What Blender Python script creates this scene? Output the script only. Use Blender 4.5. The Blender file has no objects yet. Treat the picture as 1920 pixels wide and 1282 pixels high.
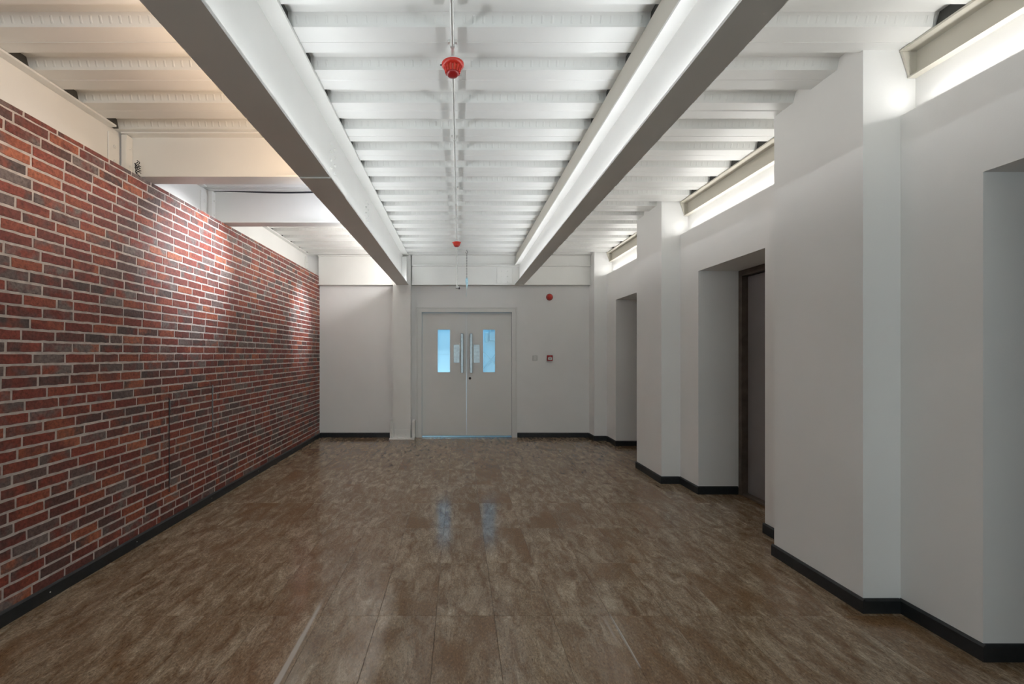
import bpy, bmesh, math, random
from mathutils import Vector, Matrix
random.seed(7)
S = bpy.context.scene
COL = S.collection
H = 1.42            # eye height
F = 840.0           # focal length in pixels of the 1920 px frame
YF = 7.66           # far wall
XL, XR = -2.385, 2.43

# ------------------------------------------------------------------ camera, exposure, lights
cam_d = bpy.data.cameras.new('camera'); cam = bpy.data.objects.new('camera', cam_d); COL.objects.link(cam)
cam.location = (0, 0, H); cam.rotation_euler = (math.pi/2, 0, 0)
cam_d.sensor_width = 36; cam_d.lens = F/1920*36
cam_d.shift_x = (960-861)/1920; cam_d.shift_y = (664-641)/1920
cam_d.clip_start = 0.02
S.camera = cam
S.view_settings.view_transform = 'Standard'; S.view_settings.look = 'None'
S.view_settings.exposure = 1.12; S.view_settings.gamma = 1.0; S.view_settings.use_curve_mapping = False
S.cycles.use_denoising = True
S.cycles.diffuse_bounces = 6
w = bpy.data.worlds.new('world'); S.world = w; w.use_nodes = True
w.node_tree.nodes['Background'].inputs[0].default_value = (1.0, 0.97, 0.94, 1)
w.node_tree.nodes['Background'].inputs[1].default_value = 1.7

def area(name, p, direction, sx, sy, power, col=(1, 1, 1), along=(0, 1, 0), spread=180):
    d = bpy.data.lights.new(name, 'AREA'); d.shape = 'RECTANGLE'; d.size = sx; d.size_y = sy
    d.energy = power; d.color = col; d.spread = math.radians(spread)
    o = bpy.data.objects.new(name, d); COL.objects.link(o)
    z = -Vector(direction).normalized(); y = Vector(along); y = (y - z*y.dot(z)).normalized(); x = y.cross(z)
    m = Matrix((x, y, z)).transposed().to_4x4(); m.translation = Vector(p); o.matrix_world = m
    return o
def spot(name, p, target, power, angle, blend, col, radius=0.04):
    d = bpy.data.lights.new(name, 'SPOT'); d.energy = power; d.color = col
    d.spot_size = math.radians(angle); d.spot_blend = blend; d.shadow_soft_size = radius
    o = bpy.data.objects.new(name, d); COL.objects.link(o); o.location = p
    o.rotation_euler = (Vector(target)-Vector(p)).to_track_quat('-Z', 'Y').to_euler()
    return o
COOL = (0.93, 0.97, 1.0)
NEUT = (1.0, 0.985, 0.95)
# cove strips lying on the lower flanges of the two main beams, then added fill strips
area('cove_or_fill_strip', (-0.905, 4.15, 2.613), (0.85, 0, 0.5), 0.02, 6.5, 6.8, COOL, spread=135)
area('cove_or_fill_strip', (0.972, 4.15, 2.609), (-0.85, 0, 0.5), 0.02, 6.5, 6.8, COOL, spread=135)
area('cove_or_fill_strip', (1.055, 4.15, 2.609), (0.85, 0, 0.5), 0.02, 6.5, 4.4, NEUT, spread=135)  # added fill for the right bay and the pilaster tops
area('cove_or_fill_strip', (-0.866, 4.15, 2.609), (-0.3, 0, 0.95), 0.01, 6.5, 1.7, COOL, spread=150)  # extra strip added to brighten the left beam's web
area('cove_or_fill_strip', (0.945, 4.15, 2.605), (0.3, 0, 0.95), 0.01, 6.5, 2.0, COOL, spread=150)  # extra strip added to brighten the right beam's web
# strips on the ledge along the right-hand wall
for a, b in ((-2.9, -0.10), (0.80, 2.38), (3.24, 4.84), (5.69, 7.29)):
    area('cove_or_fill_strip', (2.468, (a+b)/2, 2.742), (-0.55, 0, 0.83), 0.02, b-a, 1.1*(b-a), (1.0, 0.99, 0.96))
# left bays: strips on the hidden side of the left main beam
area('cove_or_fill_strip', (-1.02, 0.4, 2.625), (-0.8, 0, 0.6), 0.03, 2.4, 5.5, (0.97, 0.98, 1.0))
area('cove_or_fill_strip', (-1.02, 2.5, 2.625), (-0.8, 0, 0.6), 0.03, 1.5, 4.4, (1.0, 0.74, 0.52))
area('cove_or_fill_strip', (-1.02, 4.0, 2.625), (-0.7, 0, 0.7), 0.03, 0.8, 3.4, (0.85, 0.91, 1.0))
area('cove_or_fill_strip', (-1.02, 6.05, 2.625), (-0.8, 0, 0.6), 0.03, 2.6, 11, (1.0, 0.98, 0.95))
# two wall washing spots hidden behind the left main beam
spot('wall_spot', (-1.27, 4.42, 2.87), (-2.385, 4.12, 2.30), 80, 62, 1.0, (0.9, 0.93, 1.0))
spot('wall_spot', (-1.27, 6.9, 2.87), (-2.385, 6.78, 1.98), 80, 44, 1.0, (0.9, 0.93, 1.0))
# lobby beyond the double door, lit blue
area('lobby_light', (0.1, 9.0, 3.0), (0, 0.15, -1), 2.4, 1.6, 9, (0.10, 0.55, 1.0), (1, 0, 0))

pl = area('fill_window_portal', (0.1, -3.0, 1.45), (0, 1, 0), 3.8, 1.9, 1, (1, 1, 1), (0, 0, 1)); pl.data.cycles.is_portal = True  # portal of the added window, guides its fill daylight

area('lobby_light', (-0.6, 9.1, 0.35), (0.05, 1, 0.75), 1.2, 0.3, 7, (0.55, 0.85, 1.0), (1, 0, 0))

# ------------------------------------------------------------------ mesh helpers
class MB:
    def __init__(s): s.v = []; s.f = []; s.m = []
    def add(s, vs, fs, mi=0):
        o = len(s.v); s.v += [tuple(v) for v in vs]
        for f in fs: s.f.append([o+i for i in f]); s.m.append(mi)
        return s
    def box(s, x0, x1, y0, y1, z0, z1, mi=0):
        return s.add([(x0,y0,z0),(x1,y0,z0),(x1,y1,z0),(x0,y1,z0),(x0,y0,z1),(x1,y0,z1),(x1,y1,z1),(x0,y1,z1)],
            [(0,3,2,1),(4,5,6,7),(0,1,5,4),(1,2,6,5),(2,3,7,6),(3,0,4,7)], mi)
    def bevbox(s, x0, x1, y0, y1, z0, z1, b=0.003, mi=0):
        bm = bmesh.new(); bmesh.ops.create_cube(bm, size=1)
        for v in bm.verts:
            v.co = Vector((x0+(x1-x0)*(v.co.x+.5), y0+(y1-y0)*(v.co.y+.5), z0+(z1-z0)*(v.co.z+.5)))
        bmesh.ops.bevel(bm, geom=bm.edges[:], offset=b, segments=1, affect='EDGES', profile=0.5)
        bm.verts.index_update()
        s.add([v.co[:] for v in bm.verts], [[v.index for v in f.verts] for f in bm.faces], mi); bm.free(); return s
    def prism(s, prof, a, b, axis='Y', mi=0):
        """2-D outline: (x,z) along Y, (y,z) along X, (x,y) along Z"""
        n = len(prof)
        def p(q, t): return (q[0], t, q[1]) if axis == 'Y' else (t, q[0], q[1]) if axis == 'X' else (q[0], q[1], t)
        ar = sum(prof[i][0]*prof[(i+1) % n][1]-prof[(i+1) % n][0]*prof[i][1] for i in range(n))
        if (ar < 0) == (axis != 'Y'): prof = prof[::-1]
        vs = [p(q, a) for q in prof]+[p(q, b) for q in prof]
        fs = [list(range(n))[::-1], list(range(n, 2*n))]+[(i, (i+1) % n, n+(i+1) % n, n+i) for i in range(n)]
        return s.add(vs, fs, mi)
    def tube(s, pts, r, n=10, mi=0):
        pts = [Vector(p) for p in pts]; rs = r if isinstance(r, list) else [r]*len(pts)
        vs = []; fs = []; pu = None
        for i, p in enumerate(pts):
            t = (pts[min(i+1, len(pts)-1)]-pts[max(i-1, 0)]).normalized()
            u = pu if pu is not None else (Vector((0,0,1)) if abs(t.z) < .9 else Vector((1,0,0)))
            u = (u-t*u.dot(t)).normalized(); pu = u; v = t.cross(u)
            for k in range(n):
                a = 2*math.pi*k/n; vs.append(p+(u*math.cos(a)+v*math.sin(a))*rs[i])
        for i in range(len(pts)-1):
            for k in range(n): fs.append((i*n+k, i*n+(k+1) % n, (i+1)*n+(k+1) % n, (i+1)*n+k))
        fs.append(list(range(n))[::-1]); fs.append([(len(pts)-1)*n+k for k in range(n)])
        return s.add(vs, fs, mi)
    def lathe(s, prof, c, n=24, axis='Z', sgn=1, mi=0):
        """prof: (radius, distance along the axis)"""
        vs = []; fs = []
        for r, t in prof:
            for k in range(n):
                a = 2*math.pi*k/n; x, y = r*math.cos(a), r*math.sin(a)
                if axis == 'Z': vs.append((c[0]+x, c[1]+y, c[2]+sgn*t))
                elif axis == 'Y': vs.append((c[0]+x, c[1]+sgn*t, c[2]+y))
                else: vs.append((c[0]+sgn*t, c[1]+x, c[2]+y))
        for i in range(len(prof)-1):
            for k in range(n): fs.append((i*n+k, i*n+(k+1) % n, (i+1)*n+(k+1) % n, (i+1)*n+k))
        fs.append(list(range(n))[::-1]); fs.append([(len(prof)-1)*n+k for k in range(n)])
        return s.add(vs, fs, mi)
    def mesh(s, name, mats, smooth=False):
        me = bpy.data.meshes.new(name); me.from_pydata(s.v, [], s.f)
        for m in (mats if isinstance(mats, (list, tuple)) else [mats]): me.materials.append(m)
        me.polygons.foreach_set('material_index', s.m)
        bm = bmesh.new(); bm.from_mesh(me); bmesh.ops.recalc_face_normals(bm, faces=bm.faces[:]); bm.to_mesh(me); bm.free()
        if smooth:
            me.shade_smooth(); me.set_sharp_from_angle(angle=math.radians(40))
        me.update(); return me

def link(name, me, parent=None, loc=(0, 0, 0)):
    o = bpy.data.objects.new(name, me); COL.objects.link(o); o.location = loc
    if parent is not None: o.parent = parent
    return o
def part(name, mb, mats, parent, smooth=False, label=None):
    o = link(name, mb.mesh(name, mats, smooth), parent)
    if label: o['label'] = label
    return o
def struct(name, mb=None, mats=None):
    o = link(name, mb.mesh(name, mats) if mb else None); o['kind'] = 'structure'; return o
def thing(name, label, cat, loc, group=None):
    o = bpy.data.objects.new(name, None); COL.objects.link(o); o.location = loc; o.empty_display_size = .05
    o['label'] = label; o['category'] = cat; o['kind'] = 'thing'
    if group: o['group'] = group
    return o
def put(name, mb, mats, root, smooth=False, label=None):
    """part given in room coordinates under a thing's Empty"""
    l = Vector(root.location)
    p = root.parent
    while p is not None: l += Vector(p.location); p = p.parent
    mb.v = [tuple(Vector(v)-l) for v in mb.v]
    return part(name, mb, mats, root, smooth, label)
def copy_tree(o, parent=None):
    c = o.copy(); COL.objects.link(c)
    if parent is not None: c.parent = parent
    for ch in list(o.children): copy_tree(ch, c)
    return c

# ------------------------------------------------------------------ materials
def new_mat(name):
    m = bpy.data.materials.new(name); m.use_nodes = True
    nt = m.node_tree; b = nt.nodes['Principled BSDF']; return m, nt, b
def N(nt, t, **kw):
    n = nt.nodes.new(t)
    for k, v in kw.items(): setattr(n, k, v)
    return n
def ramp(nt, stops, interp='LINEAR'):
    r = N(nt, 'ShaderNodeValToRGB'); cr = r.color_ramp; cr.interpolation = interp
    while len(cr.elements) < len(stops): cr.elements.new(0.5)
    for e, (p, c) in zip(cr.elements, stops): e.position = p; e.color = (*c, 1)
    return r
def mathn(nt, op, a=None, b=None, c=None):
    n = N(nt, 'ShaderNodeMath', operation=op)
    for i, q in enumerate((a, b, c)):
        if q is None: continue
        if isinstance(q, (int, float)): n.inputs[i].default_value = q
        else: nt.links.new(q, n.inputs[i])
    return n.outputs[0]
def mixc(nt, fac, a, b, mode='MIX'):
    n = N(nt, 'ShaderNodeMix', data_type='RGBA', blend_type=mode)
    for i, q in ((0, fac), (6, a), (7, b)):
        if isinstance(q, (int, float)): n.inputs[i].default_value = q
        elif isinstance(q, tuple): n.inputs[i].default_value = (*q, 1)
        else: nt.links.new(q, n.inputs[i])
    return n.outputs[2]
def simple(name, col, rough=.5, metal=0., var=.04, scale=8., bump=0., bscale=200., spec=.5):
    m, nt, b = new_mat(name); L = nt.links
    g = N(nt, 'ShaderNodeNewGeometry'); n = N(nt, 'ShaderNodeTexNoise'); n.inputs['Scale'].default_value = scale; n.inputs['Detail'].default_value = 4
    L.new(g.outputs['Position'], n.inputs['Vector'])
    r = ramp(nt, [(0.3, tuple(c*(1-var) for c in col)), (0.7, tuple(min(1, c*(1+var)) for c in col))])
    L.new(n.outputs[0], r.inputs[0]); L.new(r.outputs[0], b.inputs['Base Color'])
    b.inputs['Roughness'].default_value = rough; b.inputs['Metallic'].default_value = metal
    b.inputs['Specular IOR Level'].default_value = spec
    if bump:
        n2 = N(nt, 'ShaderNodeTexNoise'); n2.inputs['Scale'].default_value = bscale; L.new(g.outputs['Position'], n2.inputs['Vector'])
        bp = N(nt, 'ShaderNodeBump'); bp.inputs['Strength'].default_value = bump; bp.inputs['Distance'].default_value = .002
        L.new(n2.outputs[0], bp.inputs['Height']); L.new(bp.outputs[0], b.inputs['Normal'])
    return m
M_wall = simple('wall_paint', (.82, .815, .805), .75, var=.025, scale=1.5, bump=.15, bscale=90, spec=.25)
M_steel = simple('steel_paint', (.80, .795, .77), .42, var=.02, scale=3, bump=.1, bscale=60)
M_beige = simple('beige_steel_paint', (.60, .57, .50), .5, var=.03, scale=3)
M_under = simple('primed_flange', (.50, .44, .39), .5, var=.05, scale=3)
M_deck = simple('deck_paint', (.76, .76, .74), .38, var=.03, scale=2.5, bump=.08, bscale=25)
M_conc = simple('concrete', (.3, .3, .29), .9)
M_skirt = simple('black_skirting', (.016, .018, .02), .45, var=.25, scale=30)
M_foam = simple('grey_foam', (.06, .06, .056), .9, var=.2, scale=20)
M_doorp = simple('door_paint', (.75, .745, .725), .5, var=.02, scale=2)
M_inox = simple('brushed_steel', (.33, .36, .38), .32, 1.0, var=.15, scale=30)
M_galv = simple('galvanised_steel', (.72, .72, .70), .32, .6, var=.05, scale=20)
M_wood = simple('brown_wood', (.10, .075, .058), .5, var=.3, scale=12)
M_film = simple('door_film', (.22, .20, .20), .35, var=.08, scale=3, bump=.5, bscale=9)
M_red = simple('red_plastic', (.55, .03, .018), .3, var=.1)
M_dred = simple('dark_red_plastic', (.30, .012, .012), .3, var=.1)
M_orange = simple('orange_lens', (.62, .09, .02), .25, var=.1)
M_white = simple('white_plastic', (.75, .75, .74), .4)
M_swp = simple('switch_plastic', (.58, .58, .57), .35)
M_black = simple('black_plastic', (.012, .014, .02), .5)
M_dark = simple('dark_metal', (.06, .055, .05), .5, .5)
M_blue = simple('blue_film', (.45, .72, .85), .3, var=.2, scale=40)
M_print = simple('label_print', (.25, .2, .2), .6)

def deck_web():
    m, nt, b = new_mat('deck_embossed'); L = nt.links
    g = N(nt, 'ShaderNodeNewGeometry'); s = N(nt, 'ShaderNodeSeparateXYZ'); L.new(g.outputs['Position'], s.inputs[0])
    t = mathn(nt, 'FRACT', mathn(nt, 'MULTIPLY', s.outputs[0], 1/0.05))
    d = mathn(nt, 'ABSOLUTE', mathn(nt, 'SUBTRACT', t, .5))
    def soft(v, a, b2):
        q = N(nt, 'ShaderNodeMapRange', interpolation_type='SMOOTHSTEP'); L.new(v, q.inputs[0]); q.inputs[1].default_value = a; q.inputs[2].default_value = b2; q.inputs[3].default_value = 1; q.inputs[4].default_value = 0
        return q.outputs[0]
    dz = mathn(nt, 'ABSOLUTE', mathn(nt, 'SUBTRACT', s.outputs[2], 1.42+1.7035))
    h = mathn(nt, 'MULTIPLY', soft(d, .06, .16), soft(dz, .012, .02))
    bp = N(nt, 'ShaderNodeBump'); bp.inputs['Strength'].default_value = .6; bp.inputs['Distance'].default_value = .003
    L.new(h, bp.inputs['Height']); L.new(bp.outputs[0], b.inputs['Normal'])
    b.inputs['Base Color'].default_value = (.73, .73, .71, 1); b.inputs['Roughness'].default_value = .4
    return m
M_deckweb = deck_web()

def brick_mat(name, joined):
    m, nt, b = new_mat(name); L = nt.links
    if joined:
        a = N(nt, 'ShaderNodeAttribute'); a.attribute_name = 'seed'; seed = a.outputs['Fac']
    else:
        a = N(nt, 'ShaderNodeObjectInfo'); seed = a.outputs['Random']
    g = N(nt, 'ShaderNodeNewGeometry')
    off = N(nt, 'ShaderNodeCombineXYZ'); L.new(mathn(nt, 'MULTIPLY', seed, 173.), off.inputs[0])
    v = N(nt, 'ShaderNodeVectorMath', operation='ADD'); L.new(g.outputs['Position'], v.inputs[0]); L.new(off.outputs[0], v.inputs[1])
    def noise(scale, detail=4, rough=.6):
        n = N(nt, 'ShaderNodeTexNoise'); n.inputs['Scale'].default_value = scale; n.inputs['Detail'].default_value = detail; n.inputs['Roughness'].default_value = rough
        L.new(v.outputs[0], n.inputs['Vector']); return n.outputs[0]
    base = ramp(nt, [(0, (.215, .050, .034)), (.16, (.16, .038, .029)), (.36, (.24, .062, .038)), (.50, (.13, .048, .040)), (.62, (.19, .045, .032)),
                     (.76, (.13, .082, .074)), (.84, (.19, .052, .036)), (.91, (.33, .105, .055)), (.97, (.10, .070, .066))], 'CONSTANT')
    L.new(seed, base.inputs[0])
    alt = ramp(nt, [(0, (.16, .045, .034)), (.22, (.125, .092, .085)), (.40, (.095, .052, .046)), (.56, (.16, .125, .115)), (.72, (.26, .075, .042)), (.92, (.08, .056, .052))], 'CONSTANT')
    L.new(mathn(nt, 'FRACT', mathn(nt, 'MULTIPLY', seed, 37.7)), alt.inputs[0])
    f = ramp(nt, [(.42, (0, 0, 0)), (.58, (1, 1, 1))]); L.new(noise(5.5, 3), f.inputs[0])
    c = mixc(nt, f.outputs[0], base.outputs[0], alt.outputs[0])
    gr = ramp(nt, [(.30, (.5, .45, .45)), (.55, (1.2, 1.2, 1.2)), (.8, (1.8, 1.7, 1.6))]); L.new(noise(55, 6, .7), gr.inputs[0])
    c = mixc(nt, 1.0, c, gr.outputs[0], 'MULTIPLY')
    sp = ramp(nt, [(.70, (0, 0, 0)), (.76, (1, 1, 1))]); L.new(noise(130, 2), sp.inputs[0])
    c = mixc(nt, mathn(nt, 'MULTIPLY', sp.outputs[0], .35), c, (.32, .24, .2))
    L.new(c, b.inputs['Base Color'])
    b.inputs['Roughness'].default_value = .62; b.inputs['Specular IOR Level'].default_value = .4
    bp = N(nt, 'ShaderNodeBump'); bp.inputs['Strength'].default_value = .6; bp.inputs['Distance'].default_value = .003
    L.new(noise(70, 6, .7), bp.inputs['Height']); L.new(bp.outputs[0], b.inputs['Normal'])
    return m
M_brick = brick_mat('brick_face', False); M_brickj = brick_mat('brick_face_joined', True)
M_mortar = simple('mortar', (.52, .46, .425), .9, var=.2, scale=25, bump=.7, bscale=120, spec=.2)

def tile_mat(name):
    m, nt, b = new_mat(name); L = nt.links
    oi = N(nt, 'ShaderNodeObjectInfo'); rnd = oi.outputs['Random']
    g = N(nt, 'ShaderNodeNewGeometry'); pos = g.outputs['Position']
    off = N(nt, 'ShaderNodeCombineXYZ'); L.new(mathn(nt, 'MULTIPLY', rnd, 91.), off.inputs[0]); L.new(mathn(nt, 'MULTIPLY', rnd, 37.), off.inputs[1])
    v = N(nt, 'ShaderNodeVectorMath', operation='ADD'); L.new(pos, v.inputs[0]); L.new(off.outputs[0], v.inputs[1])
    def noise(sx, sy, detail=5, rough=.6, dist=0., src=None):
        mp = N(nt, 'ShaderNodeMapping'); mp.inputs['Scale'].default_value = (sx, sy, 1); L.new(src or v.outputs[0], mp.inputs['Vector'])
        n = N(nt, 'ShaderNodeTexNoise'); n.inputs['Scale'].default_value = 1; n.inputs['Detail'].default_value = detail
        n.inputs['Roughness'].default_value = rough; n.inputs['Distortion'].default_value = dist
        L.new(mp.outputs[0], n.inputs['Vector']); return n.outputs[0]
    broad = ramp(nt, [(.30, (.135, .072, .034)), (.43, (.235, .160, .098)), (.54, (.32, .242, .166)), (.68, (.50, .41, .30))])
    L.new(noise(15, 5.0, 8, .70, .7), broad.inputs[0])
    rust = ramp(nt, [(.44, (0, 0, 0)), (.62, (1, 1, 1))]); L.new(noise(2.4, 1.3, 3), rust.inputs[0])
    tone = ramp(nt, [(0, (.10, .10, .10)), (.55, (.35, .35, .35)), (.8, (.95, .95, .95))]); L.new(rnd, tone.inputs[0])
    c = mixc(nt, mathn(nt, 'MULTIPLY', rust.outputs[0], tone.outputs[0]), broad.outputs[0], (.205, .116, .055))
    fine = ramp(nt, [(.33, (.22, .19, .17)), (.45, (.82, .82, .82)), (.56, (1.08, 1.08, 1.08)), (.66, (1.75, 1.75, 1.75))]); L.new(noise(110, 50, 5, .9, .5), fine.inputs[0])
    c = mixc(nt, 1.0, c, fine.outputs[0], 'MULTIPLY')
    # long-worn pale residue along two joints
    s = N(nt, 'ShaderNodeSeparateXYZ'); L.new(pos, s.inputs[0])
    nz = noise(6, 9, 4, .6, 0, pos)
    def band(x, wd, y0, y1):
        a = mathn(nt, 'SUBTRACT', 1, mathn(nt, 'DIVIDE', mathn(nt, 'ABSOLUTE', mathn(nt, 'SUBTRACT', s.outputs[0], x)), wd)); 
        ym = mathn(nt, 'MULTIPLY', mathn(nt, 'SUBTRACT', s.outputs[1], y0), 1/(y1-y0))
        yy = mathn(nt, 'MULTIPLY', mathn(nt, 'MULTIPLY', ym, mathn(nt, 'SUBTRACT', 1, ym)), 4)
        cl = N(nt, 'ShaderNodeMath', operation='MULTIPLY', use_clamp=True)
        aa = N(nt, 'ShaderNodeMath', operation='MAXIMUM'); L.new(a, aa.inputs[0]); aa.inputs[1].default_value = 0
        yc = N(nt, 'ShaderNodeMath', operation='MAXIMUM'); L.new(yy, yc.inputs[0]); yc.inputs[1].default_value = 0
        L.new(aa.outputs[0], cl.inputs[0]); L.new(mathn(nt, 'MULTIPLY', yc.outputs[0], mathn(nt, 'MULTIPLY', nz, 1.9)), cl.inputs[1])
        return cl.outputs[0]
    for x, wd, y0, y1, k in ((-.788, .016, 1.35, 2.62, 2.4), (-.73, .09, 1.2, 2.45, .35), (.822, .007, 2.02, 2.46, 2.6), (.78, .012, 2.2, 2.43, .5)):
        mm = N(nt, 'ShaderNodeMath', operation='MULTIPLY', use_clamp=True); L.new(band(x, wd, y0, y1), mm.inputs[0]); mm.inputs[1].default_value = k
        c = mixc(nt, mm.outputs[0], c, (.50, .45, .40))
    L.new(c, b.inputs['Base Color'])
    ro = ramp(nt, [(.3, (.09, .09, .09)), (.7, (.17, .17, .17))]); L.new(noise(30, 20, 4), ro.inputs[0])
    L.new(ro.outputs[0], b.inputs['Roughness']); b.inputs['Specular IOR Level'].default_value = .42
    return m
M_tile = tile_mat('stone_tile')
M_grout = simple('grout', (.24, .19, .15), .8, var=.2, scale=20)
M_slab = simple('floor_slab', (.16, .12, .085), .3, var=.2, scale=6)

def glass_mat():
    m, nt, b = new_mat('clear_glass'); nt.nodes.remove(b); L = nt.links
    out = nt.nodes['Material Output']; tr = N(nt, 'ShaderNodeBsdfTransparent'); tr.inputs[0].default_value = (.86, .95, .98, 1)
    gl = N(nt, 'ShaderNodeBsdfGlossy'); gl.inputs['Roughness'].default_value = .03
    fr = N(nt, 'ShaderNodeFresnel'); fr.inputs[0].default_value = 1.45
    mx = N(nt, 'ShaderNodeMixShader'); L.new(fr.outputs[0], mx.inputs[0]); L.new(tr.outputs[0], mx.inputs[1]); L.new(gl.outputs[0], mx.inputs[2])
    L.new(mx.outputs[0], out.inputs[0]); return m
M_glass = glass_mat()

# ------------------------------------------------------------------ the setting
YB = -3.0      # wall behind the viewer
ZD = H+1.672   # lowest surface of the deck
ZT = H+1.735   # highest surface of the deck
# floor and its stone tiles
floor = struct('floor', MB().box(-2.7, 3.0, YB, YF+.3, -.12, -.004), M_grout)
xs = [XL]+[-.125+.315*k for k in range(-7, 10)]+[2.95]
ys = [-.025+.615*k for k in range(0, 13)]+[YF]
tmesh = {}
for j in range(len(ys)-1):
    for i in range(len(xs)-1):
        lx, ly = xs[i+1]-xs[i], ys[j+1]-ys[j]
        if lx < .03 or ly < .03: continue
        key = (round(lx, 3), round(ly, 3))
        if key not in tmesh:
            a, b_, e = lx/2-.0007, ly/2-.0007, .0008
            mb = MB().add([(-a,-b_,-.0035),(a,-b_,-.0035),(a,b_,-.0035),(-a,b_,-.0035),(-a,-b_,-e),(a,-b_,-e),(a,b_,-e),(-a,b_,-e),
                           (-a+e,-b_+e,0),(a-e,-b_+e,0),(a-e,b_-e,0),(-a+e,b_-e,0)],
                          [(0,3,2,1)]+[(k,(k+1)%4,4+(k+1)%4,4+k) for k in range(4)]+[(4+k,4+(k+1)%4,8+(k+1)%4,8+k) for k in range(4)]+[(8,9,10,11)])
            tmesh[key] = mb.mesh('tile', M_tile)
        o = link('tile', tmesh[key], floor, ((xs[i]+xs[i+1])/2, (ys[j]+ys[j+1])/2, -random.random()*.0003))
part('screed', MB().box(XL, 2.95, YB, -.03, -.003, -.0005), M_slab, floor)

# ceiling: profiled steel deck, one sheet per three ribs, under a concrete slab
ceiling = struct('ceiling', MB().box(-2.75, 3.0, YB-.1, YF+.2, ZT+.04, ZT+.2), M_conc)
PITCH = .345; C0 = 2.56
def deck_profile(y0, n):
    """(y, z) along a sheet that starts in the middle of a low flat"""
    pts = [(y0, ZD+.001, 0)]
    for k in range(n):
        c = y0+PITCH*(k+.5)
        pts += [(c-.075, ZD, 0), (c-.055, ZT, 0), (c+.055, ZT, 1), (c+.075, ZD, 0)]
        if k < n-1: pts += [(c+PITCH/2-.007, ZD, 0), (c+PITCH/2, ZD+.004, 0), (c+PITCH/2+.007, ZD, 0)]
    pts += [(y0+PITCH*n+.012, ZD-.0015, 0), (y0+PITCH*n+.012, ZD-.004, 0)]
    return pts
k0 = C0-PITCH/2-PITCH*15
y = k0
while y < YF:
    n = min(3, int(round((YF+.05-y)/PITCH)))
    if n < 1: break
    pr = deck_profile(y, n); mb = MB(); q = len(pr)
    vs = []
    for x in (-2.66, 2.95): vs += [(x, p[0], p[1]) for p in pr]
    for x in (-2.66, 2.95): vs += [(x, p[0], p[1]+.003) for p in pr]
    mb.v = vs
    for i in range(q-1):
        w_ = 1 if pr[i][2] == 1 else 0
        mb.f.append([i, i+1, q+i+1, q+i]); mb.m.append(w_)
        mb.f.append([2*q+i, 3*q+i, 3*q+i+1, 2*q+i+1]); mb.m.append(0)
    for i in range(q-1):
        mb.f.append([i, 2*q+i, 2*q+i+1, i+1]); mb.m.append(0)
        mb.f.append([q+i, q+i+1, 3*q+i+1, 3*q+i]); mb.m.append(0)
    part('deck_sheet', mb, [M_deck, M_deckweb], ceiling)
    y += PITCH*n
# which rib troughs exist
TROUGHS = [C0+PITCH*k for k in range(-5, 15) if C0+PITCH*k < YF-.1]

# left wall: mortar bed, then bricks
ZBR = H+1.33
wl = struct('wall_left', MB().box(-2.66, XL-.003, YB, YF, 0, ZBR).box(-2.75, -2.66, YB, YF, 0, ZT+.04), M_mortar)
part('upper_wall', MB().box(-2.66, -2.57, YB, YF, ZBR, ZT), M_wall, wl)
CH = .0647; BL = .207; JT = .0135
protos = []
for k in range(14):
    rr = random.Random(100+k); hl, hh = .5, .5
    L_, Hh = BL-JT, CH-JT
    nx = 6
    out = []
    for i in range(nx): out.append((-L_/2+L_*i/nx+rr.uniform(-.004, .004)*(i > 0), -Hh/2+rr.uniform(-.0025, .0015)))
    out.append((L_/2+rr.uniform(-.002, .001), -Hh/2+rr.uniform(-.001, .003)))
    for i in range(nx): out.append((L_/2-L_*i/nx+rr.uniform(-.004, .004)*(i > 0), Hh/2+rr.uniform(-.0028, .0015)))
    out.append((-L_/2+rr.uniform(-.001, .002), Hh/2+rr.uniform(-.003, .001)))
    n = len(out); d = .003+rr.uniform(-.0006, .0005)
    vs = [(0, a, b) for a, b in out]
    vs += [(d-.0015, a*.995, b*.985) for a, b in out]
    vs += [(d+rr.uniform(-.0003, .0003), a*(1-.004), b*(1-.05)) for a, b in out]
    fs = [(i, (i+1) % n, n+(i+1) % n, n+i) for i in range(n)]+[(n+i, n+(i+1) % n, 2*n+(i+1) % n, 2*n+i) for i in range(n)]
    m_ = n//2; top = list(range(2*n, 3*n))
    for i in range(nx): fs.append((2*n+i, 2*n+i+1, 2*n+n-2-i, 2*n+n-1-i))
    protos.append(MB().add(vs, fs))
pmesh = [MB().add(p.v, p.f).mesh('brick', M_brick) for p in protos]
CUTS_OUT = (3.58, 4.46); CUTS_IN = (3.68, 4.33)
bricks = []
prev = 0
for r in range(43):
    z0 = r*CH+.004; z1 = z0+CH
    zc = (z0+z1)/2; hs = 1.0
    if z0 > ZBR-.015: break
    if z1 > ZBR: hs = (ZBR-z0-.004)/(CH-JT); zc = z0+(ZBR-z0)/2
    opts = [q for q in (0, .25, .5, .75) if abs(q-prev) > .2]; prev = random.choice(opts)
    yy = .95+prev*BL
    while yy < YF:
        ln = BL*random.choice((1, 1, 1, 1, 1, 1.0, .97, 1.05, .9, .55 if random.random() < .12 else 1))
        a, b = yy, min(yy+ln, YF+.004); yy += ln
        cuts = [c for c in (CUTS_OUT if zc < 1.18 else ())]+[c for c in (CUTS_IN if .29 < zc < 1.11 else ())]
        segs = [(a, b)]
        for c in cuts:
            nsg = []
            for s0, s1 in segs:
                if s0 < c < s1: nsg += [(s0, c+JT/2-.0015), (c-JT/2+.0015, s1)]
                else: nsg.append((s0, s1))
            segs = nsg
        for s0, s1 in segs:
            if s1-s0-JT < .012: continue
            bricks.append(((s0+s1)/2, zc, (s1-s0-JT)/(BL-JT), hs))
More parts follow.
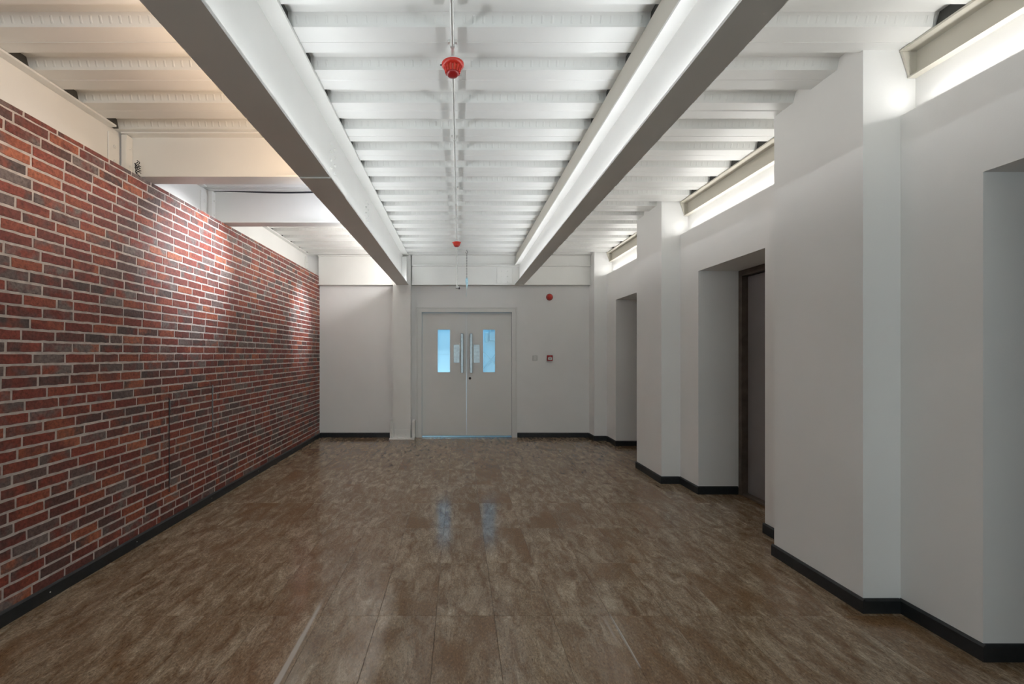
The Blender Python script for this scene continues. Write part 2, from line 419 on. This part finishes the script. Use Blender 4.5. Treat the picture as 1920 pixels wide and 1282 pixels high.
def shown(bk):
    yc, zc, sl, hs = bk; hw = sl*(BL-JT)/2
    def px(y): return 861+XL*F/max(y, .3)
    x0, x1 = max(0, px(yc-hw)), px(yc+hw)
    yv = 664-(zc-H)*F/yc
    if x1 <= 0 or yv < 0 or yv > 1282: return 0
    return (x1-x0)*CH*F/yc
order = sorted(bricks, key=shown, reverse=True)
rest = MB(); seeds = []
for i, (yc, zc, sl, hs) in enumerate(order):
    k = random.randrange(14); fx = 1 if random.random() < .5 else -1
    dx = random.uniform(-.0008, .0006)
    if i < 300:
        o = link('brick', pmesh[k], wl, (XL-.003+dx, yc, zc)); o.scale = (1, sl, hs)
    else:
        p = protos[k]; rest.add([(XL-.003+dx+v[0], yc+v[1]*sl, zc+v[2]*hs) for v in p.v], p.f)
        seeds += [random.random()]*len(p.v)
rj = part('brick_courses', rest, M_brickj, wl); rj['kind'] = 'stuff'
rj.data.attributes.new('seed', 'FLOAT', 'POINT').data.foreach_set('value', seeds)

# far wall with the double door opening
DX0, DX1, DZ = -.70, .958, 2.195
wb = struct('wall_back', MB().box(-2.66, DX0, YF, YF+.2, 0, ZT).box(DX1, 2.95, YF, YF+.2, 0, ZT).box(DX0, DX1, YF, YF+.2, DZ, ZT), M_wall)
# wall behind the viewer, opened for an added window
WX0, WX1, WZ0, WZ1 = -1.8, 2.0, .5, 2.4
struct('wall_front', MB().box(-2.75, WX0, YB-.15, YB, 0, ZT+.04).box(WX1, 3.0, YB-.15, YB, 0, ZT+.04).box(WX0, WX1, YB-.15, YB, 0, WZ0).box(WX0, WX1, YB-.15, YB, WZ1, ZT+.04), M_wall)
wn = struct('fill_window_1', None)  # unseen window, added to let in daylight as fill
wf = MB()
for k in range(5):
    x_ = WX0+(WX1-WX0)*k/4; wf.box(x_-.025, x_+.025, YB-.11, YB-.05, WZ0, WZ1)
wf.box(WX0, WX1, YB-.11, YB-.05, WZ0, WZ0+.05).box(WX0, WX1, YB-.11, YB-.05, WZ1-.05, WZ1)
part('fill_window_frame', wf, M_white, wn)
for k in range(4):
    x_ = WX0+(WX1-WX0)*k/4; part('fill_window_pane', MB().box(x_+.026, x_+(WX1-WX0)/4-.026, YB-.084, YB-.078, WZ0+.051, WZ1-.051), M_glass, wn)
# right wall with its ledge, recesses and pilasters
PIL = [(-.01, .69), (2.465, 3.16), (4.92, 5.605), (7.37, YF)]
REC = [(1.09, 2.078), (3.56, 4.553), (6.01, 6.947)]
ZH, ZLED = 2.265, H+1.312
XD = 2.95
mb = MB(); mb.box(XR, XD, YB, REC[0][0], 0, ZLED)
for i, (a, b) in enumerate(REC):
    mb.box(XR, XD, a, b, ZH, ZLED)
    mb.box(XR, XD, b, REC[i+1][0] if i < 2 else YF, 0, ZLED)
mb.box(2.512, XD, YB, YF, ZLED, ZT)
wr = struct('wall_right', mb, M_wall)
for a, b in PIL:
    part('pilaster', MB().box(2.222, XR-.0005, a, b, 0, ZT-.002).box(XR-.001, 2.5115, a+.0005, b-.0005, ZLED+.0005, ZT-.002), M_wall, wr)
struct('wall_outer', MB().box(XD+.12, XD+.2, YB, YF, 0, ZT), M_wall)

# skirting boards
SH, ST = .08, .013
def board(mb, p, q, nx, ny):
    """chamfered board from p to q on the face whose outward normal is (nx, ny)"""
    prof = [(0, 0), (ST, 0), (ST, SH-.012), (ST-.005, SH-.004), (ST*.35, SH), (0, SH)]
    vs = [(e[0]+nx*d, e[1]+ny*d, z) for e in (p, q) for d, z in prof]; n = len(prof)
    mb.add(vs, [list(range(n))[::-1], list(range(n, 2*n))]+[(i, (i+1) % n, n+(i+1) % n, n+i) for i in range(n)])
b_ = MB(); board(b_, (XL-.002, YB), (XL-.002, YF), 1, 0)
bl = struct('baseboard_left', b_, M_skirt)
b_ = MB(); board(b_, (XL+.012, YF), (-1.167, YF), 0, -1)
struct('baseboard_back', b_, M_skirt)
b2 = MB(); board(b2, (DX1+.012, YF), (2.222-.013, YF), 0, -1)
struct('baseboard_back', b2, M_skirt)
br = MB()
br0 = struct('baseboard_right', None)
def bpart(p, q, nx, ny):
    mb = MB(); board(mb, p, q, nx, ny); part('board', mb, M_skirt, br0)
for i, (a, b) in enumerate(PIL):
    bpart((2.222, a-ST), (2.222, b+(ST if i < 3 else 0)), -1, 0)
    bpart((2.222, a), (XR-ST, a), 0, -1)
    if i < 3: bpart((2.222, b), (XR-ST, b), 0, 1)
for i, (a, b) in enumerate(REC):
    bpart((XR, PIL[i][1]), (XR, a+.012), -1, 0)
    bpart((XR, b-ST), (XR, PIL[i+1][0]), -1, 0)
    bpart((XR, b), (2.83, b), 0, -1)
bpart((XR, YB), (XR, PIL[0][0]), -1, 0)
# little nail heads on the skirting
for p in ((1.9), (2.6), (3.3), (4.3), (5.3), (6.4)):
    part('nail', MB().lathe([(.004, 0), (.003, .002)], (XL+ST-.002, p, .04), 8, 'X'), M_galv, bl)

# ------------------------------------------------------------------ doors
d1 = struct('door_1', None)
YD = YF+.03     # front of the leaves
fr = MB()
for x0, x1 in ((DX0-.01, -.640), (.901, DX1+.01)):
    fr.box(x0, x1, YF-.022, YF+.13, 0, 2.14)
fr.box(DX0-.01, DX1+.01, YF-.022, YF+.13, 2.137, DZ+.01)
part('door_frame', fr, M_doorp, d1)
st = MB()
st.box(DX0-.03, DX0-.011, YF-.03, YF+.001, 0, DZ+.03).box(DX1+.011, DX1+.03, YF-.03, YF+.001, 0, DZ+.03).box(DX0-.03, DX1+.03, YF-.03, YF+.001, DZ+.011, DZ+.03)
part('architrave', st, M_doorp, d1)
part('threshold', MB().bevbox(-.64, .901, YF+.02, YF+.09, 0, .006, .002), M_inox, d1)
def frame_leaf(x0, x1, gx0, gx1, hx, px0, px1, lock):
    z0, z1, g0, g1 = .026, 2.13, 1.11, 1.843
    t0, t1 = YD, YD+.045
    m = MB().box(x0, gx0, t0, t1, z0, z1).box(gx1, x1, t0, t1, z0, z1).box(gx0, gx1, t0, t1, z0, g0).box(gx0, gx1, t0, t1, g1, z1)
    lf = part('leaf', m, M_doorp, d1)
    part('glass_pane', MB().box(gx0, gx1, t0+.018, t0+.026, g0, g1), M_glass, lf)
    bd = MB(); w_ = .008
    bd.box(gx0-w_, gx0+.002, t0-.006, t0+.001, g0-w_, g1+w_).box(gx1-.002, gx1+w_, t0-.006, t0+.001, g0-w_, g1+w_)
    bd.box(gx0, gx1, t0-.006, t0+.001, g0-w_, g0+.002).box(gx0, gx1, t0-.006, t0+.001, g1-.002, g1+w_)
    part('glazing_bead', bd, M_doorp, lf)
    part('push_plate', MB().bevbox(px0, px1, t0-.003, t0, 1.273, 1.584, .001), M_inox, lf)
    hb = MB().bevbox(hx-.024, hx+.024, t0-.062, t0-.042, 1.10, 1.775, .006)
    for z in (1.16, 1.715): hb.lathe([(.011, 0), (.011, .045)], (hx, t0-.045, z), 10, 'Y')
    part('pull_handle', hb, M_inox, lf)
    if lock:
        part('lock_cylinder', MB().lathe([(.022, 0), (.022, .006), (.016, .008), (.016, .003), (.008, .003), (.008, .010)], (.185, t0, 1.008), 16, 'Y', -1), M_dark, lf)
frame_leaf(-.635, .1225, -.370, -.157, .048, -.096, .005, False)
frame_leaf(.1265, .897, .408, .617, .203, .247, .352, True)
# lobby beyond
lob = struct('wall_lobby', MB().box(-1.6, 2.0, 10.0, 10.1, 0, 3.2).box(-1.7, -1.6, YF+.2, 10.1, 0, 3.2).box(2.0, 2.1, YF+.2, 10.1, 0, 3.2)
             .box(-1.7, 2.1, YF+.2, 10.1, 3.15, 3.25).box(-1.7, 2.1, YF+.21, 10.1, -.1, -.004), M_wall)
def bar(mb, p, q, w_=.02): return mb.tube([p, q], w_, 8)
part('brace', bar(MB(), (.35, 9.9, .9), (1.0, 9.9, 1.65), .012), M_galv, lob)
part('brace', bar(MB(), (.45, 9.85, 1.55), (1.0, 9.85, 1.0), .012), M_galv, lob)
part('rail', MB().box(-.75, .1, 9.8, 9.84, 1.40, 1.43), M_white, lob)
part('wall_box', MB().bevbox(.68, .86, 9.86, 9.99, 1.72, 1.98, .008), M_galv, lob)
part('wall_box', MB().bevbox(.58, .64, 9.9, 9.99, 1.68, 1.9, .008), M_galv, lob)

# doors in the recesses of the right wall: brown frame, film-wrapped leaf
for i, (a, b) in enumerate(REC):
    d = struct('door_%d' % (i+2), None)
    f_ = MB(); x0, x1 = 2.835, 2.93
    f_.bevbox(x0, x1, b-.05, b-.001, 0, ZH-.001, .004).bevbox(x0, x1, a+.001, a+.05, 0, ZH-.001, .004).bevbox(x0, x1, a+.05, b-.05, ZH-.06, ZH-.001, .004)
    part('door_frame', f_, M_wood, d)
    part('leaf', MB().bevbox(2.895, 2.935, a+.054, b-.058, .03, ZH-.066, .003), M_film, d)
    part('door_sill', MB().bevbox(2.845, 2.94, a+.05, b-.05, 0, .025, .004), M_wood, d)

# ------------------------------------------------------------------ steelwork
def ibeam(c, w_, z0, z1, tf, tw):
    """I outline around the middle c"""
    a = w_/2; t = tw/2
    return [(c-a, z0), (c+a, z0), (c+a, z0+tf), (c+t, z0+tf), (c+t, z1-tf), (c+a, z1-tf), (c+a, z1), (c-a, z1), (c-a, z1-tf), (c-t, z1-tf), (c-t, z0+tf), (c-a, z0+tf)]
def filler(root, x0, x1, ymin, ymax):
    for c in TROUGHS:
        if c-.1 < ymin or c+.1 > ymax: continue
        put('rib_filler', MB().prism([(c-.072, ZD+.001), (c+.072, ZD+.001), (c+.053, ZT-.001), (c-.053, ZT-.001)], x0, x1, 'X'), M_foam, ceiling)
def boltset(root, pts, axis, sgn, r=.011, mat=None):
    for p in pts:
        mb = MB(); mb.lathe([(r, 0), (r, r*.75), (r*.55, r*.8), (r*.55, r*1.3)], p, 6, axis, sgn)
        put('bolt', mb, mat or M_steel, root)
ZB = H+1.168
# left main beam
t = thing('steel_beam', 'long white main steel beam left of the ceiling conduit, with brown underside', 'beam', (-.954, 2.3, ZB))
put('beam_body', MB().prism(ibeam(-.954, .204, ZB, ZD-.002, .017, .012), YB+.01, 7.545), M_steel, t)
put('splice_plate', MB().bevbox(-1.05, -.842, 2.95, 3.32, ZB-.010, ZB-.0005, .002), M_steel, t)
put('end_plate', MB().bevbox(-.947, -.87, 7.40, 7.53, ZB+.03, ZD-.06, .002), M_steel, t)
boltset(t, [(-.948, y_, H+h_) for y_ in (3.30, 3.40) for h_ in (1.37, 1.43, 1.49, 1.55)], 'X', 1)
boltset(t, [(-.948, y_, H+h_) for y_ in (4.54, 4.64) for h_ in (1.37, 1.43, 1.49, 1.55)], 'X', 1)
filler(t, -.90, -.868, .8, 7.5)
# right main beam
t = thing('steel_beam', 'long white main steel beam right of the ceiling conduit, under a beige packing channel', 'beam', (1.011, 2.3, ZB))
put('beam_body', MB().prism(ibeam(1.011, .154, ZB, H+1.505, .013, .010), YB+.01, 7.525), M_steel, t)
put('packing_channel', MB().prism([(.954, H+1.506), (1.07, H+1.506), (1.07, ZD-.002), (.954, ZD-.002), (.954, ZD-.010), (1.06, ZD-.010), (1.06, H+1.514), (.960, H+1.514), (.960, ZD-.010), (.954, ZD-.010)][:4], YB+.01, 7.50), M_beige, t, label='beige channel on top of the beam')
filler(t, .972, 1.004, .8, 7.5)
# cross beams of the left bay
for (y0, y1), lab in (((3.362, 3.51), 'beige lit cross beam from brick wall to left main beam, the nearer of two'),
                      ((4.53, 4.675), 'bluish lit cross beam with black cable, the second between brick wall and main beam')):
    t = thing('cross_beam', lab, 'beam', (-1.7, (y0+y1)/2, H+1.332), 'cross beams of the left bay')
    c = (y0+y1)/2
    put('beam_body', MB().prism(ibeam(c, y1-y0, H+1.332, ZD-.002, .012, .009), -2.54, -1.058, 'X'), M_steel, t)
    pl_ = put('end_plate', MB().bevbox(-2.54, -2.50, y0+.004, c-.006, H+1.35, ZD-.02, .002), M_steel, t)
    boltset(pl_, [(-2.50, c-.035, H+h_) for h_ in (1.42, 1.56)], 'X', 1, .010)
# beam sitting on the brick wall, in three lengths
for a, b, lab in ((YB+.01, 3.358, 'beige lit edge beam lying on the brick wall, nearest length before the cross beams'),
                  (3.515, 4.525, 'short white edge beam on the brick wall between the two cross beams'),
                  (4.68, 7.52, 'long white edge beam on the brick wall beyond the cross beams')):
    t = thing('edge_beam', lab, 'beam', (-2.56, (a+b)/2, ZBR), 'edge beams on the brick wall')
    put('web', MB().box(-2.5695, -2.556, a, b, ZBR+.015, ZD-.016), M_steel, t)
    put('lower_flange', MB().box(-2.5695, -2.50, a, b, ZBR+.001, ZBR+.014), M_steel, t)
    put('upper_flange', MB().box(-2.5695, -2.50, a+.07, b-.09, ZD-.015, ZD-.002), M_steel, t)
    pl_ = put('cleat', MB().bevbox(-2.555, -2.543, b-.105, b-.005, ZBR+.03, ZD-.05, .002), M_steel, t)
    boltset(pl_, [(-2.543, b-.055, ZBR+.09), (-2.543, b-.055, ZBR+.2)], 'X', 1, .014)
    filler(t, -2.56, -2.525, max(a, .9), b)
# beams above the ledge of the right wall
names = ['hidden behind viewer', 'white edge beam above the ledge of the nearest right wall bay',
         'white edge beam above the ledge over the brown framed door', 'white edge beam above the ledge of the farthest right wall bay']
bays = [(YB+.01, -.012), (.692, 2.463), (3.162, 4.918), (5.607, 7.368)]
for (a, b), lab in zip(bays[1:], names[1:]):
    t = thing('ledge_beam', lab, 'beam', (2.47, (a+b)/2, H+1.516), 'edge beams above the right wall ledge')
    put('beam_body', MB().prism([(2.42, ZD-.014), (2.42, ZD-.003), (2.511, ZD-.003), (2.511, H+1.516), (2.464, H+1.516), (2.464, H+1.524), (2.503, H+1.524), (2.503, ZD-.014)], a, b), M_beige, t)
    put('end_plate', MB().prism([(2.424, ZD-.016), (2.503, ZD-.016), (2.503, H+1.525), (2.466, H+1.525)], b-.012, b-.0005), M_beige, t)
    filler(t, 2.432, 2.462, a, b+.05)
# far column
t = thing('steel_column', 'white bolted steel column under the left main beam beside the double door', 'column', (-.967, 7.6, 0))
put('shaft', MB().prism([(-1.118, 7.547), (-.817, 7.547), (-.817, 7.562), (-.962, 7.562), (-.962, 7.642), (-.817, 7.642), (-.817, 7.658), (-1.118, 7.658), (-1.118, 7.642), (-.972, 7.642), (-.972, 7.562), (-1.118, 7.562)], .021, ZD-.003, 'Z'), M_steel, t)
bp_ = put('base_plate', MB().bevbox(-1.165, -.742, 7.44, 7.655, 0, .020, .003), M_steel, t)
for x0 in (-1.165, -.797):
    g = MB().bevbox(x0, x0+.05, 7.52, 7.655, .021, .305, .002)
    pl_ = put('gusset', g, M_steel, t)
    boltset(pl_, [(x0+.025, 7.52, z_) for z_ in (.06, .15, .27)], 'Y', -1, .012)
pl_ = put('front_cleat', MB().bevbox(-1.09, -.825, 7.53, 7.546, .021, .15, .002), M_steel, t)
boltset(pl_, [(x_, 7.53, .07) for x_ in (-1.03, -.89)], 'Y', -1, .013, M_galv)
boltset(bp_, [(x_, 7.48, .020) for x_ in (-1.14, -1.03, -.89, -.77)], 'Z', 1, .012)
# far wall beams
t = thing('header_beam', 'plain white header beam on the far wall between brick wall and column', 'beam', (-1.75, 7.6, ZB))
put('beam_body', MB().prism(ibeam(7.595, .12, ZB, ZD-.004, .014, .010), XL+.005, -1.122, 'X'), M_steel, t)
t = thing('header_beam', 'white header beam over the double door with an upper rail', 'beam', (.7, 7.6, ZB))
put('beam_body', MB().prism(ibeam(7.595, .12, ZB, H+1.50, .014, .010), -.80, 2.218, 'X'), M_steel, t)
put('upper_rail', MB().prism([(7.655, H+1.501), (7.535, H+1.501), (7.535, H+1.512), (7.57, H+1.512), (7.57, ZD-.014), (7.55, ZD-.014), (7.55, ZD-.004), (7.655, ZD-.004)], -.80, 2.218, 'X'), M_steel, t)
pl_ = put('splice_plate', MB().bevbox(.64, .90, 7.582, 7.5895, ZB+.03, H+1.47, .002), M_steel, t)
boltset(pl_, [(x_, 7.582, H+h_) for x_ in (.72, .82) for h_ in (1.23, 1.32, 1.41)], 'Y', -1, .011)

# ------------------------------------------------------------------ services
ZC = ZD-.027
XC = -.036
t = thing('conduit', 'thin galvanised conduit along the middle of the ceiling, dropping at the far wall', 'pipe', (XC, 2.3, ZC))
arc = [(XC, 7.40+.05*math.sin(a), ZC-.05*(1-math.cos(a))) for a in [math.pi/2*i/6 for i in range(7)]]
put('tube', MB().tube([(XC, YB+.01, ZC)]+arc+[(XC, 7.45, H+1.13)], .0105, 12), M_galv, t, True)
for k in range(-1, 6):
    yk = C0-PITCH/2+PITCH*3*k
    if yk < 7.2 and yk > .5:
        put('saddle', MB().bevbox(XC-.026, XC+.026, yk-.008, yk+.008, ZC+.0108, ZC+.025, .002).bevbox(XC-.014, XC+.014, yk-.008, yk+.008, ZC-.013, ZC+.0108, .003), M_galv, t)
for yk in (2.42, 4.9):
    put('coupler', MB().lathe([(.0105, -.03), (.014, -.03), (.014, .03), (.0105, .03)], (XC, yk, ZC), 12, 'Y'), M_galv, t, True)
put('elbow_box', MB().bevbox(XC-.022, XC+.03, 7.425, 7.475, H+1.095, H+1.132, .008), M_white, t)
put('gland', MB().tube([(XC+.02, 7.47, H+1.115), (XC+.035, 7.56, H+1.12), (XC+.035, 7.655, H+1.12)], .011, 8), M_black, t, True)
# red alarm sounders under the conduit
def sounder(yc, lab):
    t = thing('alarm_sounder', lab, 'alarm', (XC, yc, ZC-.011), 'red ceiling alarms')
    z = ZC-.0115
    put('base', MB().lathe([(.03, 0), (.05, .002), (.054, .006), (.054, .012)], (XC, yc, z), 28, 'Z', -1), M_white, t, True)
    put('collar', MB().lathe([(.056, .0125), (.062, .015), (.062, .023), (.055, .032), (.049, .036)], (XC, yc, z), 28, 'Z', -1), M_red, t, True)
    rb = MB()
    n = 14
    for k in range(n):
        a = 2*math.pi*k/n; ca, sa = math.cos(a), math.sin(a)
        rb.tube([(XC+ca*.045, yc+sa*.045, z-.0355), (XC+ca*.036, yc+sa*.036, z-.066)], .0058, 6)
    put('ribs', rb, M_red, t, True)
    put('lens', MB().lathe([(.043, .0365), (.033, .064)], (XC, yc, z), 24, 'Z', -1), M_orange, t, True)
    put('cap', MB().lathe([(.036, .0645), (.035, .072), (.028, .080), (.012, .083)], (XC, yc, z), 24, 'Z', -1), M_dred, t, True)
    put('screw', MB().lathe([(.004, 0), (.004, .012)], (XC-.058, yc, z-.020), 8, 'X', -1), M_dark, t)
sounder(2.50, 'red ribbed alarm sounder under the ceiling conduit, the larger looking one near the viewer')
sounder(6.48, 'small looking red alarm sounder under the ceiling conduit near the far wall')
# chain with blue film
xc, yc = .12, 7.17
t = thing('hanging_chain', 'thin dark chain with blue plastic film hanging from the ceiling before the double door', 'chain', (xc, yc, ZD))
hk = [(xc, yc, ZD-.001), (xc, yc, ZD-.02)]+[(xc+.018*math.sin(a), yc, ZD-.038+.018*math.cos(a)) for a in [math.pi*1.5*i/10 for i in range(11)]]
put('hook', MB().tube(hk, .0035, 8), M_dark, t, True)
ch = MB(); z = ZD-.056; i = 0
while z > H+1.225:
    ring = []
    for k in range(11):
        a = 2*math.pi*k/10; u, vv = .007*math.cos(a), .014*math.sin(a)
        ring.append((xc+(u if i % 2 else 0), yc+(0 if i % 2 else u), z-.012+vv))
    ch.tube(ring, .0022, 5); z -= .0215; i += 1
put('links', ch, M_dark, t)
rib = MB(); vs = []; n = 16
for k in range(n+1):
    f = k/n; z = H+1.225-.30*f; wdt = (.012+.014*math.sin(math.pi*min(1, f*1.7))) if f < .58 else .010*(1.1-f)/.5+.002
    a = 2.2*f; x_ = xc+.010*math.sin(5*f)*f
    vs += [(x_-wdt*math.cos(a), yc-wdt*math.sin(a)-.004, z), (x_+wdt*math.cos(a), yc+wdt*math.sin(a)-.004, z), (x_+wdt*.8*math.cos(a), yc+wdt*math.sin(a)+.006, z), (x_-wdt*.8*math.cos(a), yc-wdt*math.sin(a)+.006, z)]
rib.add(vs, [(4*k+i, 4*k+(i+1) % 4, 4*k+4+(i+1) % 4, 4*k+4+i) for k in range(n) for i in range(4)]+[(3, 2, 1, 0), (4*n, 4*n+1, 4*n+2, 4*n+3)])
put('plastic_film', rib, M_blue, t, True, 'blue translucent plastic film')
# far wall devices
t = thing('alarm_beacon', 'round red alarm beacon high on the far wall right of the door', 'alarm', (1.543, YF, H+.977))
put('base', MB().lathe([(.058, 0), (.058, .012), (.052, .02)], (1.543, YF-.0005, H+.977), 28, 'Y', -1), M_dred, t, True)
put('dome', MB().lathe([(.050*math.cos(a), .0205+.045*math.sin(a)) for a in [math.pi/2*i/8 for i in range(8)]]+[(.003, .0655)], (1.543, YF-.0005, H+.977), 28, 'Y', -1), M_red, t, True)
t = thing('call_point', 'square red fire call point with white label on the far wall', 'alarm', (1.545, YF, 1.356))
put('housing', MB().bevbox(1.497, 1.593, YF-.042, YF-.0005, 1.308, 1.404, .007), M_dred, t)
lw_ = put('label_window', MB().bevbox(1.512, 1.578, YF-.0445, YF-.0425, 1.325, 1.368, .001), M_white, t)
put('print', MB().box(1.528, 1.562, YF-.0452, YF-.0447, 1.349, 1.354).box(1.532, 1.558, YF-.0452, YF-.0447, 1.338, 1.344), M_print, lw_)
put('indicator', MB().lathe([(.004, 0), (.003, .002)], (1.545, YF-.0422, 1.386), 10, 'Y', -1), M_white, t)
t = thing('light_switch', 'small white light switch left of the red call point', 'switch', (1.295, YF, 1.356))
sp_ = put('plate', MB().bevbox(1.251, 1.339, YF-.010, YF-.0005, 1.312, 1.400, .003), M_swp, t)
for z_ in (1.342, 1.372): put('rocker', MB().bevbox(1.272, 1.318, YF-.0135, YF-.0103, z_-.010, z_+.010, .001), M_white, sp_)
# black cable along the second cross beam
t = thing('cable', 'black cable sagging along the top of the second cross beam', 'cable', (-1.7, 4.52, H+1.648))
pts = [(-2.47+1.4*i/20, 4.519, H+1.632+.010*math.cos(i/20*5.5)+.014*i/20) for i in range(21)]
put('sheath', MB().tube(pts, [.003+.006*min(1, i/8) for i in range(21)], 8), M_black, t, True)
# cut wires at the end of the nearer cross beam
t = thing('wire_tails', 'short black wire tails on the brick wall top at the nearer cross beam', 'wire', (-2.40, 3.33, ZBR))
for k in range(4):
    rr = random.Random(k); p0 = Vector((-2.41, 3.352, ZBR+.12-.02*k)); pp = [p0]
    for i in range(7):
        a = i*1.1+k*1.7; pp.append(Vector((-2.397+.016*math.cos(a)+.001*i, 3.338+.010*math.sin(a*1.3), ZBR+.10-.014*i-.004*k+.010*math.sin(a))))
    put('wire', MB().tube(pp, .0028, 6), M_black, t, True)
# flush hatch in the brick wall
t = thing('access_hatch', 'flush brick faced access hatch low in the brick wall with thin metal edges', 'hatch', (XL, 4.0, .7))
X0 = XL+.0008
put('hinge_edge', MB().box(X0, X0+.003, 3.677, 3.684, .29, 1.06), M_black, t, label='black hinge edge')
for z_ in (.40, 1.0): put('hinge', MB().box(X0, X0+.005, 3.685, 3.693, z_-.04, z_+.04), M_inox, t)
put('closing_edge', MB().box(X0, X0+.004, 4.322, 4.336, .68, 1.125), M_inox, t, label='grey metal closing edge')
put('top_edge', MB().box(X0, X0+.0025, 3.684, 4.322, 1.114, 1.119), M_dark, t)
